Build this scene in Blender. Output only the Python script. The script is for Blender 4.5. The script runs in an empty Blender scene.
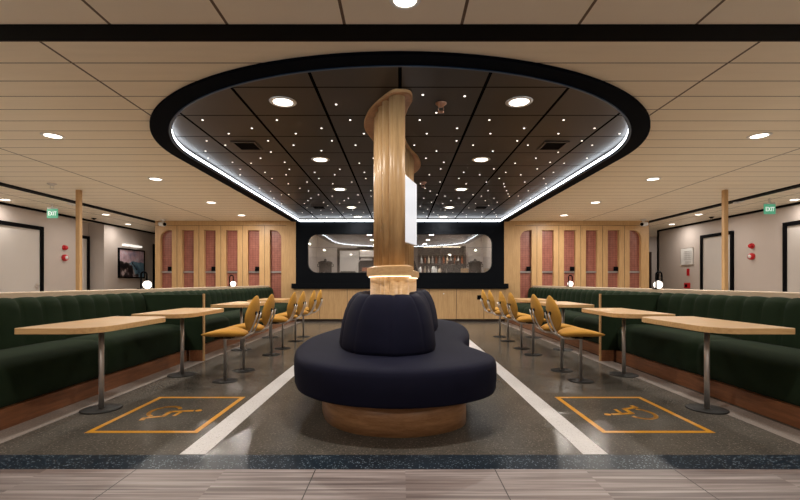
import bpy, bmesh, math, random
from mathutils import Vector, Matrix
random.seed(7)
S = bpy.context.scene
COL = S.collection
PI = math.pi

# ------------------------------------------------------------ camera, world, exposure
cam = bpy.data.cameras.new('camera')
cam.lens = 19.8; cam.sensor_width = 36; cam.shift_y = 0.04; cam.clip_end = 100
cam_o = bpy.data.objects.new('camera', cam); COL.objects.link(cam_o)
cam_o.location = (0, 0, 1.076); cam_o.rotation_euler = (PI/2, 0, 0)
S.camera = cam_o
W = bpy.data.worlds.new('world'); S.world = W; W.use_nodes = True
W.node_tree.nodes['Background'].inputs[0].default_value = (0.6, 0.7, 0.9, 1)
W.node_tree.nodes['Background'].inputs[1].default_value = 0.02
S.view_settings.view_transform = 'Standard'; S.view_settings.look = 'None'
S.view_settings.gamma = 1.0; S.view_settings.use_curve_mapping = False
S.view_settings.exposure = -0.08
LIGHT = 35.0          # watts of one ceiling downlight
LIGHT_FRONT = 35.0     # downlights on the camera's side of the black beam
LIGHT_STAR = 23.0
LIGHT_CORRIDOR = 12.0
LIGHT_LED = 7.5       # emission strength of the cove strip
WARM = (1.0, 0.92, 0.83)

# ------------------------------------------------------------ materials
def srgb(r, g, b):
    f = lambda c: (c/255/12.92) if c/255 <= 0.04045 else ((c/255+0.055)/1.055)**2.4
    return (f(r), f(g), f(b), 1)
def base(name, col=(0.8, 0.8, 0.8, 1), rough=0.5, metal=0.0, spec=0.5):
    m = bpy.data.materials.new(name); m.use_nodes = True
    p = m.node_tree.nodes['Principled BSDF']
    p.inputs['Base Color'].default_value = col; p.inputs['Roughness'].default_value = rough
    p.inputs['Metallic'].default_value = metal; p.inputs['Specular IOR Level'].default_value = spec
    return m, m.node_tree, p
def node(t, kind, **kw):
    n = t.nodes.new(kind)
    for k, v in kw.items(): setattr(n, k, v)
    return n
def mth(t, op, a, b=None, clamp=False):
    n = node(t, 'ShaderNodeMath', operation=op); n.use_clamp = clamp
    for i, v in enumerate((a, b)):
        if v is None: continue
        if isinstance(v, (int, float)): n.inputs[i].default_value = v
        else: t.links.new(v, n.inputs[i])
    return n.outputs[0]
def obco(t):
    c = node(t, 'ShaderNodeTexCoord'); s = node(t, 'ShaderNodeSeparateXYZ')
    t.links.new(c.outputs['Object'], s.inputs[0]); return c.outputs['Object'], s.outputs
def line_mask(t, coord, period, origin, width):
    u = mth(t, 'DIVIDE', mth(t, 'SUBTRACT', coord, origin), period)
    f = mth(t, 'FRACT', mth(t, 'ADD', u, 100.5))
    d = mth(t, 'ABSOLUTE', mth(t, 'SUBTRACT', f, 0.5))
    return mth(t, 'LESS_THAN', d, width/2/period)
def mixc(t, fac, a, b):
    n = node(t, 'ShaderNodeMix', data_type='RGBA')
    if isinstance(fac, (int, float)): n.inputs['Factor'].default_value = fac
    else: t.links.new(fac, n.inputs['Factor'])
    for k, v in (('A', a), ('B', b)):
        i = [x for x in n.inputs if x.name == k and x.type == 'RGBA'][0]
        if isinstance(v, tuple): i.default_value = v
        else: t.links.new(v, i)
    return [x for x in n.outputs if x.type == 'RGBA'][0]
def noise(t, vec, scale, detail=4, mapping=None, rough=0.5):
    if mapping:
        m = node(t, 'ShaderNodeMapping'); m.inputs['Scale'].default_value = mapping
        t.links.new(vec, m.inputs[0]); vec = m.outputs[0]
    n = node(t, 'ShaderNodeTexNoise'); n.inputs['Scale'].default_value = scale
    n.inputs['Detail'].default_value = detail; n.inputs['Roughness'].default_value = rough
    t.links.new(vec, n.inputs['Vector']); return n.outputs['Fac']
def ramp(t, fac, stops):
    r = node(t, 'ShaderNodeValToRGB'); e = r.color_ramp.elements
    while len(e) < len(stops): e.new(0.5)
    for k, (p, c) in enumerate(stops): e[k].position = p; e[k].color = c
    t.links.new(fac, r.inputs[0]); return r.outputs[0]
def bump(t, p, h, strength=0.2, dist=0.01):
    b = node(t, 'ShaderNodeBump'); b.inputs['Strength'].default_value = strength
    b.inputs['Distance'].default_value = dist
    t.links.new(h, b.inputs['Height']); t.links.new(b.outputs[0], p.inputs['Normal'])

def plain(name, col, rough=0.5, metal=0.0, spec=0.5, grain=0.06, gs=40):
    m, t, p = base(name, col, rough, metal, spec)
    v, _ = obco(t); n = noise(t, v, gs)
    dark = tuple(c*(1-grain) for c in col[:3])+(1,); lite = tuple(min(1, c*(1+grain)) for c in col[:3])+(1,)
    t.links.new(ramp(t, n, [(0.3, dark), (0.7, lite)]), p.inputs['Base Color'])
    return m
def wood(name, c1, c2, rough=0.4, grain=(14, 14, 0.9), scale=3.0, spec=0.4):
    m, t, p = base(name, c1, rough, 0, spec)
    v, _ = obco(t); n = noise(t, v, scale, 6, grain, 0.6)
    n2 = noise(t, v, scale*5, 3, grain, 0.5)
    f = mth(t, 'ADD', mth(t, 'MULTIPLY', n, 0.7), mth(t, 'MULTIPLY', n2, 0.3))
    t.links.new(ramp(t, f, [(0.35, c2), (0.62, c1)]), p.inputs['Base Color'])
    bump(t, p, f, 0.08, 0.004)
    return m
def emis(name, col, strength, base_col=(0.8, 0.8, 0.8, 1)):
    m, t, p = base(name, base_col, 0.4)
    p.inputs['Emission Color'].default_value = col; p.inputs['Emission Strength'].default_value = strength
    return m
def fabric(name, c, rough=0.85, sheen=0.2, scale=350):
    m, t, p = base(name, c, rough, 0, 0.08)
    v, _ = obco(t); n = noise(t, v, scale, 2); n2 = noise(t, v, 6, 3)
    a = tuple(x*0.82 for x in c[:3])+(1,); b = tuple(min(1, x*1.18) for x in c[:3])+(1,)
    f = mth(t, 'ADD', mth(t, 'MULTIPLY', n, 0.5), mth(t, 'MULTIPLY', n2, 0.5))
    t.links.new(ramp(t, f, [(0.3, a), (0.7, b)]), p.inputs['Base Color'])
    p.inputs['Sheen Weight'].default_value = sheen; p.inputs['Sheen Roughness'].default_value = 0.5
    bump(t, p, n, 0.15, 0.002)
    return m

OAK = (srgb(205, 169, 122), srgb(183, 145, 99))
M = {}
M['oak'] = wood('oak_upright', *OAK)
M['oak_flat'] = wood('oak_tabletop', srgb(214, 176, 124), srgb(190, 148, 98), 0.38, (0.9, 14, 14))
M['oak_long'] = wood('oak_along_bench', srgb(140, 92, 62), srgb(106, 66, 42), 0.35, (14, 0.9, 14))
M['oak_ring'] = wood('oak_curved_plinth', srgb(184, 138, 98), srgb(150, 106, 70), 0.35, (2, 2, 14))
M['oak_band'] = wood('oak_band', srgb(208, 170, 122), srgb(184, 144, 98), 0.4, (4, 4, 16))
M['pale_cap'] = wood('pale_ledge', srgb(214, 196, 172), srgb(196, 176, 150), 0.45, (14, 0.9, 14))
M['chrome'] = plain('brushed_steel', (0.62, 0.58, 0.55, 1), 0.38, 0.7, grain=0.03)
M['dark_metal'] = plain('bronze_dark_metal', (0.010, 0.009, 0.008, 1), 0.55, 0.0, spec=0.15)
M['black'] = plain('matt_black', (0.003, 0.003, 0.004, 1), 0.7, spec=0.05)
M['black_wall'] = plain('black_panel', (0.004, 0.005, 0.007, 1), 0.7, spec=0.06)
M['ring_black'] = plain('satin_black_ring', (0.002, 0.004, 0.009, 1), 0.8, spec=0.04)
M['green'] = fabric('bottle_green_velvet', srgb(33, 46, 31), 0.95, 0.02)
M['navy'] = fabric('navy_fabric', srgb(22, 23, 40), 0.75, 0.0)
M['mustard'] = fabric('mustard_fabric', srgb(196, 146, 66), 0.75, 0.04)
M['wall'] = plain('warm_white_wall', srgb(196, 186, 180), 0.6, grain=0.015, gs=3)
M['door'] = plain('pale_door_leaf', srgb(205, 200, 196), 0.45, grain=0.01, gs=3)
M['white'] = plain('white_enamel', (0.75, 0.75, 0.74, 1), 0.35, grain=0.01)
M['yellow'] = plain('yellow_floor_tape', srgb(214, 150, 40), 0.4, grain=0.1, gs=60)
M['red'] = plain('red_plastic', srgb(190, 24, 34), 0.35)
M['copper'] = plain('copper_metal', (0.55, 0.36, 0.28, 1), 0.3, 1.0)
M['rail'] = plain('grey_steel_rail', (0.45, 0.43, 0.44, 1), 0.3, 0.9)
M['lens'] = emis('downlight_lens', (1.0, 0.88, 0.74, 1), 7)
M['led'] = emis('cool_led_strip', (0.86, 0.93, 1.0, 1), LIGHT_LED)
M['led_warm'] = emis('warm_led_strip', (1.0, 0.84, 0.60, 1), 3.5)
M['star'] = emis('fibre_star', (1.0, 0.90, 0.80, 1), 2.5)
M['globe'] = emis('glowing_globe', (1.0, 0.90, 0.78, 1), 4)
M['soft_lamp'] = emis('picture_lamp', (1.0, 0.93, 0.84, 1), 1.0)
M['screen'] = emis('white_screen', (0.90, 0.93, 1.0, 1), 0.62, (0.25, 0.25, 0.26, 1))

def m_slats():
    m, t, p = base('cream_ceiling_slats', (1, 1, 1, 1), 0.5)
    v, c = obco(t)
    a = line_mask(t, c[1], 0.3015, 3.355, 0.012); b = line_mask(t, c[0], 5.0, 2.5, 0.02); b = mth(t, 'MAXIMUM', b, line_mask(t, mth(t, 'ABSOLUTE', c[0]), 20, 5.0, 0.02))
    k = mth(t, 'MAXIMUM', a, b); n = noise(t, v, 2, 3, (1, 8, 1))
    body = ramp(t, n, [(0.3, srgb(236, 225, 204)), (0.7, srgb(241, 230, 209))])
    t.links.new(mixc(t, k, body, srgb(84, 62, 40)), p.inputs['Base Color'])
    bump(t, p, mth(t, 'SUBTRACT', 1, k), 0.5, 0.008); return m
M['slats'] = m_slats()
def m_front():
    m, t, p = base('cream_front_ceiling', (1, 1, 1, 1), 0.5)
    v, c = obco(t)
    k = line_mask(t, c[0], 0.76, 0.40, 0.02); n = noise(t, v, 2, 3)
    body = ramp(t, n, [(0.3, srgb(234, 224, 206)), (0.7, srgb(239, 229, 211))])
    t.links.new(mixc(t, k, body, srgb(92, 70, 48)), p.inputs['Base Color'])
    bump(t, p, mth(t, 'SUBTRACT', 1, k), 0.5, 0.008); return m
M['front_ceiling'] = m_front()
def m_stars():
    m, t, p = base('dark_gloss_ceiling_tiles', (1, 1, 1, 1), 0.42, 0, 0.35)
    v, c = obco(t)
    a = line_mask(t, c[1], 0.658, 3.894, 0.018); b = line_mask(t, c[0], 0.748, 0, 0.03)
    k = mth(t, 'MAXIMUM', a, b); n = noise(t, v, 0.8, 2)
    body = ramp(t, n, [(0.35, srgb(36, 29, 26)), (0.7, srgb(52, 40, 34))])
    t.links.new(mixc(t, k, body, (0.003, 0.003, 0.003, 1)), p.inputs['Base Color'])
    t.links.new(mth(t, 'MULTIPLY', mth(t, 'SUBTRACT', 1, k), 0.35), p.inputs['Specular IOR Level'])
    bump(t, p, mth(t, 'SUBTRACT', 1, k), 0.5, 0.01); return m
M['star_ceiling'] = m_stars()
def m_terrazzo(name, cdark, clite, speck, sc, rough, amount):
    m, t, p = base(name, (1, 1, 1, 1), rough, 0, 0.09)
    v, c = obco(t)
    vo = node(t, 'ShaderNodeTexVoronoi'); vo.inputs['Scale'].default_value = sc
    t.links.new(v, vo.inputs['Vector'])
    sp = node(t, 'ShaderNodeSeparateColor'); t.links.new(vo.outputs['Color'], sp.inputs[0])
    chip = mth(t, 'GREATER_THAN', sp.outputs[0], 1-amount)
    chip = mth(t, 'MULTIPLY', chip, mth(t, 'LESS_THAN', vo.outputs['Distance'], 0.42))
    n = noise(t, v, 3, 4); n2 = noise(t, v, 60, 2)
    f = mth(t, 'ADD', mth(t, 'MULTIPLY', n, 0.4), mth(t, 'MULTIPLY', n2, 0.6))
    body = ramp(t, f, [(0.35, cdark), (0.65, clite)])
    t.links.new(mixc(t, chip, body, speck), p.inputs['Base Color'])
    return m
M['terrazzo'] = m_terrazzo('dark_polished_terrazzo', srgb(74, 71, 66), srgb(98, 93, 86), srgb(124, 117, 108), 95, 0.21, 0.16)
M['blue_band'] = m_terrazzo('blue_black_speckled_band', srgb(22, 32, 42), srgb(38, 50, 62), srgb(120, 134, 146), 95, 0.3, 0.25)
M['white_strip'] = m_terrazzo('pale_terrazzo_strip', srgb(206, 203, 202), srgb(224, 221, 220), srgb(170, 164, 160), 110, 0.4, 0.1)
M['edge_strip'] = m_terrazzo('grey_edge_strip', srgb(146, 138, 132), srgb(162, 154, 148), srgb(186, 178, 170), 110, 0.15, 0.1)
def m_planks():
    m, t, p = base('grey_wood_plank_tiles', (1, 1, 1, 1), 0.45)
    v, c = obco(t)
    a = line_mask(t, c[1], 0.254, 2.276, 0.005); b = line_mask(t, c[0], 1.03, 0.545, 0.006)
    k = mth(t, 'MAXIMUM', a, b)
    row = mth(t, 'FLOOR', mth(t, 'DIVIDE', mth(t, 'SUBTRACT', c[1], 2.276-0.127*9), 0.127))
    colm = mth(t, 'FLOOR', mth(t, 'DIVIDE', mth(t, 'SUBTRACT', c[0], 0.03), 1.03))
    cmb = node(t, 'ShaderNodeCombineXYZ'); t.links.new(row, cmb.inputs[0]); t.links.new(colm, cmb.inputs[1])
    wn = node(t, 'ShaderNodeTexWhiteNoise', noise_dimensions='3D'); t.links.new(cmb.outputs[0], wn.inputs['Vector'])
    add = node(t, 'ShaderNodeVectorMath', operation='ADD'); t.links.new(v, add.inputs[0]); t.links.new(wn.outputs['Color'], add.inputs[1])
    n = noise(t, add.outputs[0], 2.0, 6, (0.45, 16, 1), 0.6)
    body = ramp(t, n, [(0.34, srgb(88, 78, 77)), (0.5, srgb(128, 117, 115)), (0.64, srgb(170, 160, 158))])
    tint = mixc(t, mth(t, 'MULTIPLY', wn.outputs['Value'], 0.35), body, srgb(120, 102, 96))
    t.links.new(mixc(t, k, tint, srgb(50, 42, 40)), p.inputs['Base Color'])
    return m
M['planks'] = m_planks()
def m_mosaic():
    m, t, p = base('dusty_pink_mosaic', (1, 1, 1, 1), 0.35)
    v, c = obco(t)
    a = line_mask(t, c[0], 0.075, 0.0, 0.006); b = line_mask(t, c[2], 0.05, 0.0, 0.006)
    k = mth(t, 'MAXIMUM', a, b); n = noise(t, v, 9, 3)
    body = ramp(t, n, [(0.3, srgb(146, 88, 76)), (0.7, srgb(168, 108, 94))])
    t.links.new(mixc(t, k, body, srgb(110, 66, 58)), p.inputs['Base Color']); return m
M['mosaic'] = m_mosaic()
M['pale_floor'] = plain('pale_bounce_floor', srgb(200, 192, 182), 0.5, grain=0.02, gs=8)  # pale tone picked for light bounce, only on floor out of view
M['led_reflection'] = plain('led_reflection_blue', srgb(40, 78, 120), 0.4)  # blue of the cove LED's reflection, put into a base colour
def m_glass():
    m = bpy.data.materials.new('reflective_glass'); m.use_nodes = True; t = m.node_tree; t.nodes.clear()
    o = node(t, 'ShaderNodeOutputMaterial'); g = node(t, 'ShaderNodeBsdfGlossy'); tr = node(t, 'ShaderNodeBsdfTransparent')
    g.inputs['Roughness'].default_value = 0.0; g.inputs['Color'].default_value = (0.95, 0.95, 0.95, 1)
    x = node(t, 'ShaderNodeMixShader'); x.inputs[0].default_value = 0.15
    t.links.new(tr.outputs[0], x.inputs[1]); t.links.new(g.outputs[0], x.inputs[2]); t.links.new(x.outputs[0], o.inputs[0])
    return m
M['glass'] = m_glass()
def m_picture():
    m, t, p = base('harbour_landscape_print', (1, 1, 1, 1), 0.35)
    v, c = obco(t); n = noise(t, v, 5, 5); n2 = noise(t, v, 2.2, 4)
    h = mth(t, 'ADD', c[2], mth(t, 'MULTIPLY', mth(t, 'SUBTRACT', n2, 0.5), 0.25))
    sky = ramp(t, n, [(0.3, srgb(150, 142, 168)), (0.55, srgb(216, 184, 198)), (0.75, srgb(226, 224, 240))])
    sea = ramp(t, n, [(0.3, srgb(50, 86, 116)), (0.7, srgb(130, 170, 194))])
    rock = ramp(t, n, [(0.40, srgb(24, 20, 24)), (0.55, srgb(70, 54, 54)), (0.62, srgb(190, 176, 178))])
    yy = mth(t, 'ADD', c[1], mth(t, 'MULTIPLY', mth(t, 'SUBTRACT', n2, 0.5), 0.8))
    land = mth(t, 'LESS_THAN', mth(t, 'ADD', yy, mth(t, 'MULTIPLY', c[2], 0.9)), 0.0)
    lower = mixc(t, land, sea, rock)
    t.links.new(mixc(t, mth(t, 'LESS_THAN', h, 0.06), sky, lower), p.inputs['Base Color']); return m
M['picture'] = m_picture()
def m_steel():
    return plain('warm_grey_tiles', srgb(150, 132, 122), 0.4, grain=0.05, gs=5)
M['pantry_wall'] = plain('pale_pantry_wall', srgb(190, 180, 174), 0.5, grain=0.02)
M['brown_dark'] = plain('dark_brown_laminate', srgb(46, 32, 26), 0.4)
M['amber'] = plain('amber_glass', srgb(150, 80, 40), 0.15)
M['sign_green'] = emis('exit_sign_green', (0.16, 0.58, 0.36, 1), 0.45, srgb(60, 140, 100))
M['sign_white'] = emis('exit_sign_lettering', (0.80, 1.0, 0.88, 1), 0.6)
M['brown_door'] = wood('brown_wood_door', srgb(110, 70, 42), srgb(84, 50, 30))

# ------------------------------------------------------------ mesh helpers
class MB:
    def __init__(s): s.v = []; s.f = []; s.sm = []
    def add(s, vs, fs, smooth=False):
        o = len(s.v); s.v += [tuple(x) for x in vs]; s.f += [tuple(i+o for i in f) for f in fs]; s.sm += [smooth]*len(fs); return s
    def box(s, x0, x1, y0, y1, z0, z1):
        x0, x1 = sorted((x0, x1)); y0, y1 = sorted((y0, y1)); z0, z1 = sorted((z0, z1))
        v = [(x0,y0,z0),(x1,y0,z0),(x1,y1,z0),(x0,y1,z0),(x0,y0,z1),(x1,y0,z1),(x1,y1,z1),(x0,y1,z1)]
        return s.add(v, [(3,2,1,0),(4,5,6,7),(0,1,5,4),(1,2,6,5),(2,3,7,6),(3,0,4,7)])
    def lathe(s, prof, c=(0,0,0), n=32, smooth=True):       # prof: (r, z) from bottom to top
        vs = []; fs = []
        for r, z in prof:
            for k in range(n):
                a = 2*PI*k/n; vs.append((c[0]+r*math.cos(a), c[1]+r*math.sin(a), c[2]+z))
        for j in range(len(prof)-1):
            for k in range(n):
                fs.append((j*n+k, j*n+(k+1) % n, (j+1)*n+(k+1) % n, (j+1)*n+k))
        fs.append(tuple(range(n))[::-1]); fs.append(tuple(range((len(prof)-1)*n, len(prof)*n)))
        return s.add(vs, fs, smooth)
    def tube(s, pts, r, n=10, smooth=True):
        P = [Vector(p) for p in pts]; vs = []; fs = []; up = None
        for i, p in enumerate(P):
            d = (P[min(i+1, len(P)-1)]-P[max(i-1, 0)]).normalized()
            if up is None:
                up = Vector((0, 0, 1)) if abs(d.z) < 0.9 else Vector((0, 1, 0))
            a = d.cross(up).normalized(); b = a.cross(d).normalized(); up = b
            for k in range(n):
                t = 2*PI*k/n; vs.append(p+a*(r*math.cos(t))+b*(r*math.sin(t)))
        for j in range(len(P)-1):
            for k in range(n): fs.append((j*n+k, j*n+(k+1) % n, (j+1)*n+(k+1) % n, (j+1)*n+k))
        fs.append(tuple(range(n))[::-1]); fs.append(tuple(range((len(P)-1)*n, len(P)*n)))
        return s.add(vs, fs, smooth)
    def rings(s, rings, cap0=True, cap1=True, smooth=True):  # closed rings of equal count
        n = len(rings[0]); vs = [p for r in rings for p in r]; fs = []
        for j in range(len(rings)-1):
            for k in range(n): fs.append((j*n+k, j*n+(k+1) % n, (j+1)*n+(k+1) % n, (j+1)*n+k))
        s.add(vs, fs, smooth); o = len(s.v)-len(vs)
        if cap0: s.f.append(tuple(range(o, o+n))[::-1]); s.sm.append(False)
        if cap1: s.f.append(tuple(range(o+(len(rings)-1)*n, o+len(rings)*n))); s.sm.append(False)
        return s
    def grid(s, G, smooth=True, flip=False):
        m = len(G[0]); vs = [p for r in G for p in r]; fs = []
        for j in range(len(G)-1):
            for k in range(m-1):
                q = (j*m+k, j*m+k+1, (j+1)*m+k+1, (j+1)*m+k); fs.append(q[::-1] if flip else q)
        return s.add(vs, fs, smooth)
    def mesh(s, name):
        me = bpy.data.meshes.new(name); me.from_pydata(s.v, [], s.f)
        bm = bmesh.new(); bm.from_mesh(me); bmesh.ops.recalc_face_normals(bm, faces=bm.faces); bm.to_mesh(me); bm.free()
        me.polygons.foreach_set('use_smooth', s.sm); me.update(); return me
    def build(s, name, mat, parent=None, bevel=0, seg=2, loc=None):
        o = bpy.data.objects.new(name, s.mesh(name)); COL.objects.link(o)
        o.data.materials.append(M[mat])
        if parent: o.parent = parent
        if loc: o.location = loc
        if bevel:
            b = o.modifiers.new('bevel', 'BEVEL'); b.width = bevel; b.segments = seg; b.limit_method = 'ANGLE'; b.angle_limit = 0.7
        return o
def tag(o, label, cat, group=None):
    o['label'] = label; o['category'] = cat
    if group: o['group'] = group
    return o
def struct(o): o['kind'] = 'structure'; return o
def thing(name, label, cat, loc=(0, 0, 0), rz=0, group=None):
    o = bpy.data.objects.new(name, None); COL.objects.link(o); o.location = loc; o.rotation_euler = (0, 0, rz)
    o.empty_display_size = 0.1
    return tag(o, label, cat, group)
def copy_tree(o, parent=None):
    c = o.copy(); COL.objects.link(c)
    if parent: c.parent = parent
    for ch in list(o.children): copy_tree(ch, c)
    return c
def fill2d(outer, holes, depth, name):                      # polygon with holes in XY, thickness depth (0..depth in z)
    cu = bpy.data.curves.new(name, 'CURVE'); cu.dimensions = '2D'; cu.fill_mode = 'BOTH'; cu.extrude = depth/2
    for pts in [outer]+holes:
        sp = cu.splines.new('POLY'); sp.points.add(len(pts)-1)
        for k, q in enumerate(pts): sp.points[k].co = (q[0], q[1], 0, 1)
        sp.use_cyclic_u = True
    o = bpy.data.objects.new(name, cu); COL.objects.link(o)
    dg = bpy.context.evaluated_depsgraph_get(); me = bpy.data.meshes.new_from_object(o.evaluated_get(dg))
    bpy.data.objects.remove(o); bpy.data.curves.remove(cu)
    for v in me.vertices: v.co.z += depth/2
    me.materials.clear()
    return me
def mesh_obj(name, me, mat, parent=None, xf=None):
    if xf is not None: me.transform(xf)
    me.materials.append(M[mat]); o = bpy.data.objects.new(name, me); COL.objects.link(o)
    if parent: o.parent = parent
    return o
UPRIGHT = lambda y: Matrix(((1,0,0,0),(0,0,-1,y),(0,1,0,0),(0,0,0,1)))   # XY drawing -> XZ wall, thickness towards -y
def rrect(x0, x1, y0, y1, r, n=8):                          # r = radii (bl, br, tr, tl)
    if isinstance(r, (int, float)): r = (r,)*4
    out = []
    for (cx, cy, a0, q) in ((x0+r[0], y0+r[0], PI, r[0]), (x1-r[1], y0+r[1], 1.5*PI, r[1]), (x1-r[2], y1-r[2], 0, r[2]), (x0+r[3], y1-r[3], PI/2, r[3])):
        if q < 1e-4: out.append((cx, cy)); continue
        for k in range(n+1):
            a = a0+PI/2*k/n; out.append((cx+q*math.cos(a), cy+q*math.sin(a)))
    return out
def prism(mb, poly, z0, z1, chamfer=0.0):
    mb.rings([[(x, y, z0) for x, y in poly], [(x, y, z1) for x, y in poly]], smooth=False); return mb
def closed_spline(pts, n):                                  # closed Catmull-Rom, resampled evenly
    m = len(pts); out = []
    for i in range(m):
        p0, p1, p2, p3 = [Vector(pts[(i+k-1) % m]) for k in range(4)]
        for j in range(16):
            t = j/16
            out.append(0.5*((2*p1)+(-p0+p2)*t+(2*p0-5*p1+4*p2-p3)*t*t+(-p0+3*p1-3*p2+p3)*t**3))
    L = [0]
    for i in range(len(out)): L.append(L[-1]+(out[(i+1) % len(out)]-out[i]).length)
    res = []; k = 0
    for i in range(n):
        d = L[-1]*i/n
        while L[k+1] < d: k += 1
        f = (d-L[k])/(L[k+1]-L[k]); res.append(out[k].lerp(out[(k+1) % len(out)], f))
    return res, L[-1]
def normals2(P):
    n = len(P); N = []
    area = sum(P[i].x*P[(i+1) % n].y-P[(i+1) % n].x*P[i].y for i in range(n)); sg = 1 if area > 0 else -1
    for i in range(n):
        d = (P[(i+2) % n]-P[(i-2) % n]).normalized(); N.append(Vector((d.y, -d.x))*sg)
    return N
def offset(P, N, d, z):                                     # d number or list, outward positive
    return [(p.x+q.x*(d[i] if isinstance(d, list) else d), p.y+q.y*(d[i] if isinstance(d, list) else d), z) for i, (p, q) in enumerate(zip(P, N))]

# ------------------------------------------------------------ setting
HC = 2.746; HS = 2.80; WX = 8.35; ZW = 12.0
CX0, CY0, RO, RI = 0.0, 5.81, 2.95, 2.76
BO, BI = 2.63, 2.47         # depth of the rounded front: outer, inner
struct(MB().box(-9.8, 9.8, 2.74, 19, -0.05, 0).build('floor', 'terrazzo'))
struct(MB().box(-9.8, 9.8, -5.0, 2.53, -0.05, 0).build('floor', 'planks'))
struct(MB().box(-9.8, 9.8, 2.53, 2.74, -0.05, 0).build('trim_1', 'blue_band'))
struct(MB().box(-1.375, -1.213, 2.745, 11.7, 0.0005, 0.002).build('trim_2', 'white_strip'))
struct(MB().box(1.143, 1.30, 2.745, 11.7, 0.0005, 0.002).build('trim_3', 'white_strip'))
struct(MB().box(-2.885, -2.655, 2.745, 11.95, 0.0005, 0.002).build('trim_4', 'edge_strip'))
struct(MB().box(2.655, 2.885, 2.745, 11.95, 0.0005, 0.002).build('trim_5', 'edge_strip'))

for s in (-1, 1): struct(MB().box(s*3.9, s*9.8, -5.0, 18.9, 0.0005, 0.004).build('floor', 'pale_floor'))  # unseen side floor, laid pale to bounce light up to the ceiling
# main slatted ceiling with the round-fronted opening
hole = [(CX0-RI-0.05, ZW-0.001)]+[(CX0+(RI+0.05)*math.cos(a), CY0+(BI+0.05)*math.sin(a)) for a in [PI+PI*k/64 for k in range(65)]]+[(CX0+RI+0.05, ZW-0.001)]
me = fill2d([(-9.8, 2.9), (9.8, 2.9), (9.8, 19), (-9.8, 19)], [hole], 0.03, 'ceiling')
for v in me.vertices: v.co.z += HC
struct(mesh_obj('ceiling', me, 'slats'))
struct(MB().box(-9.8, 9.8, -5.0, 2.95, HC, HC+0.03).build('ceiling', 'front_ceiling'))
struct(MB().box(-8.45, 8.45, 2.85, 3.035, 2.738, HC-0.0005).build('trim_6', 'black'))
# dark star ceiling, inside the opening
arc = lambda r, n=64: [(CX0+r*math.cos(a), CY0+(BI+(r-RI)*(BO-BI)/(RO-RI))*math.sin(a)) for a in [PI+PI*k/n for k in range(n+1)]]
pl = [(-RI-0.1, ZW)]+arc(RI+0.1)+[(RI+0.1, ZW)]
mb = MB(); prism(mb, pl, HS, HS+0.03); struct(mb.build('ceiling', 'star_ceiling'))
# outer surround of the feature: satin black ring with the LED strip
ring = thing('ceiling_ring', 'broad black rounded ring framing the dark starry ceiling', 'ceiling ring', (0, 0, HC))
def band(r0, r1, z0, z1):
    a = [(-r0, ZW-0.02)]+arc(r0)+[(r0, ZW-0.02)]; b = [(-r1, ZW-0.02)]+arc(r1)+[(r1, ZW-0.02)]; m = MB()
    G = [[(x, y, z0) for x, y in a], [(x, y, z0) for x, y in b], [(x, y, z1) for x, y in b], [(x, y, z1) for x, y in a], [(x, y, z0) for x, y in a]]
    m.grid(G, smooth=False); return m
band(RI, RO, 2.722-HC, HS-HC-0.001).build('frame', 'ring_black', ring)
band(RI-0.025, RI-0.002, 2.735-HC, 2.770-HC).build('led_strip', 'led', ring)['label'] = 'bright cool white light strip'
band(RI-0.025, RI-0.002, 2.7225-HC, 2.734-HC).build('led_channel', 'ring_black', ring)
band(RI-0.016, RI+0.004, 2.714-HC, 2.7215-HC).build('led_reflection_lip', 'led_reflection', ring)['label'] = 'thin blue band painted as the LED reflection on the inner edge'  # added lip band whose blue paints the LED reflecting on the inner edge
m = MB().box(-RI+0.03, RI-0.03, ZW-0.045, ZW-0.022, 2.72-HC, 2.757-HC); m.build('led_strip', 'led', ring)

# side walls, corridor ends, back of the room
def wall_with_niches():
    pass
def side_wall(s, name, y1):
    return struct(MB().box(s*WX, s*(WX+0.12), -5, y1, 0, HC).build(name, 'wall'))

struct(MB().box(-WX-0.12, -WX, -5, 11.4, 0, HC).box(-WX-0.12, -WX, 12.41, 18.9, 0, HC).box(-8.9, -8.78, 11.28, 12.53, 0, HC).box(-8.78, -WX-0.12, 11.28, 11.4, 0, HC).box(-8.78, -WX-0.12, 12.41, 12.53, 0, HC).build('wall_left', 'wall'))
side_wall(1, 'wall_right', 14.3)
struct(MB().box(WX, 9.8, 14.3-0.12, 14.3, 0, HC).build('wall_right_return', 'wall'))
struct(MB().box(9.8, 9.92, -5, 19, 0, HC).build('wall_right_far', 'wall'))
struct(MB().box(-9.92, -9.8, -5, 19, 0, HC).build('wall_left_far', 'wall'))
struct(MB().box(-9.9, 9.9, 18.9, 19.0, 0, HC).build('wall_far', 'wall'))
struct(MB().box(7.2, 9.8, 16.2, 16.3, 0, HC).build('wall_corridor_end', 'wall'))
struct(MB().box(-9.9, 9.9, -5.1, -5.0, 0, HC).build('wall_behind', 'wall'))
for s, k in ((-1, 7), (1, 9)):
    struct(MB().box(s*(WX-0.05), s*(WX-0.001), 0, 14.2 if s > 0 else 18.8, HC-0.045, HC-0.001).build('trim_%d' % k, 'black'))
    struct(MB().box(s*(6.68 if s < 0 else 6.79), s*(6.86 if s < 0 else 6.97), 3.04, 18.8, HC-0.02, HC-0.001).build('trim_%d' % (k+1), 'black'))

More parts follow.
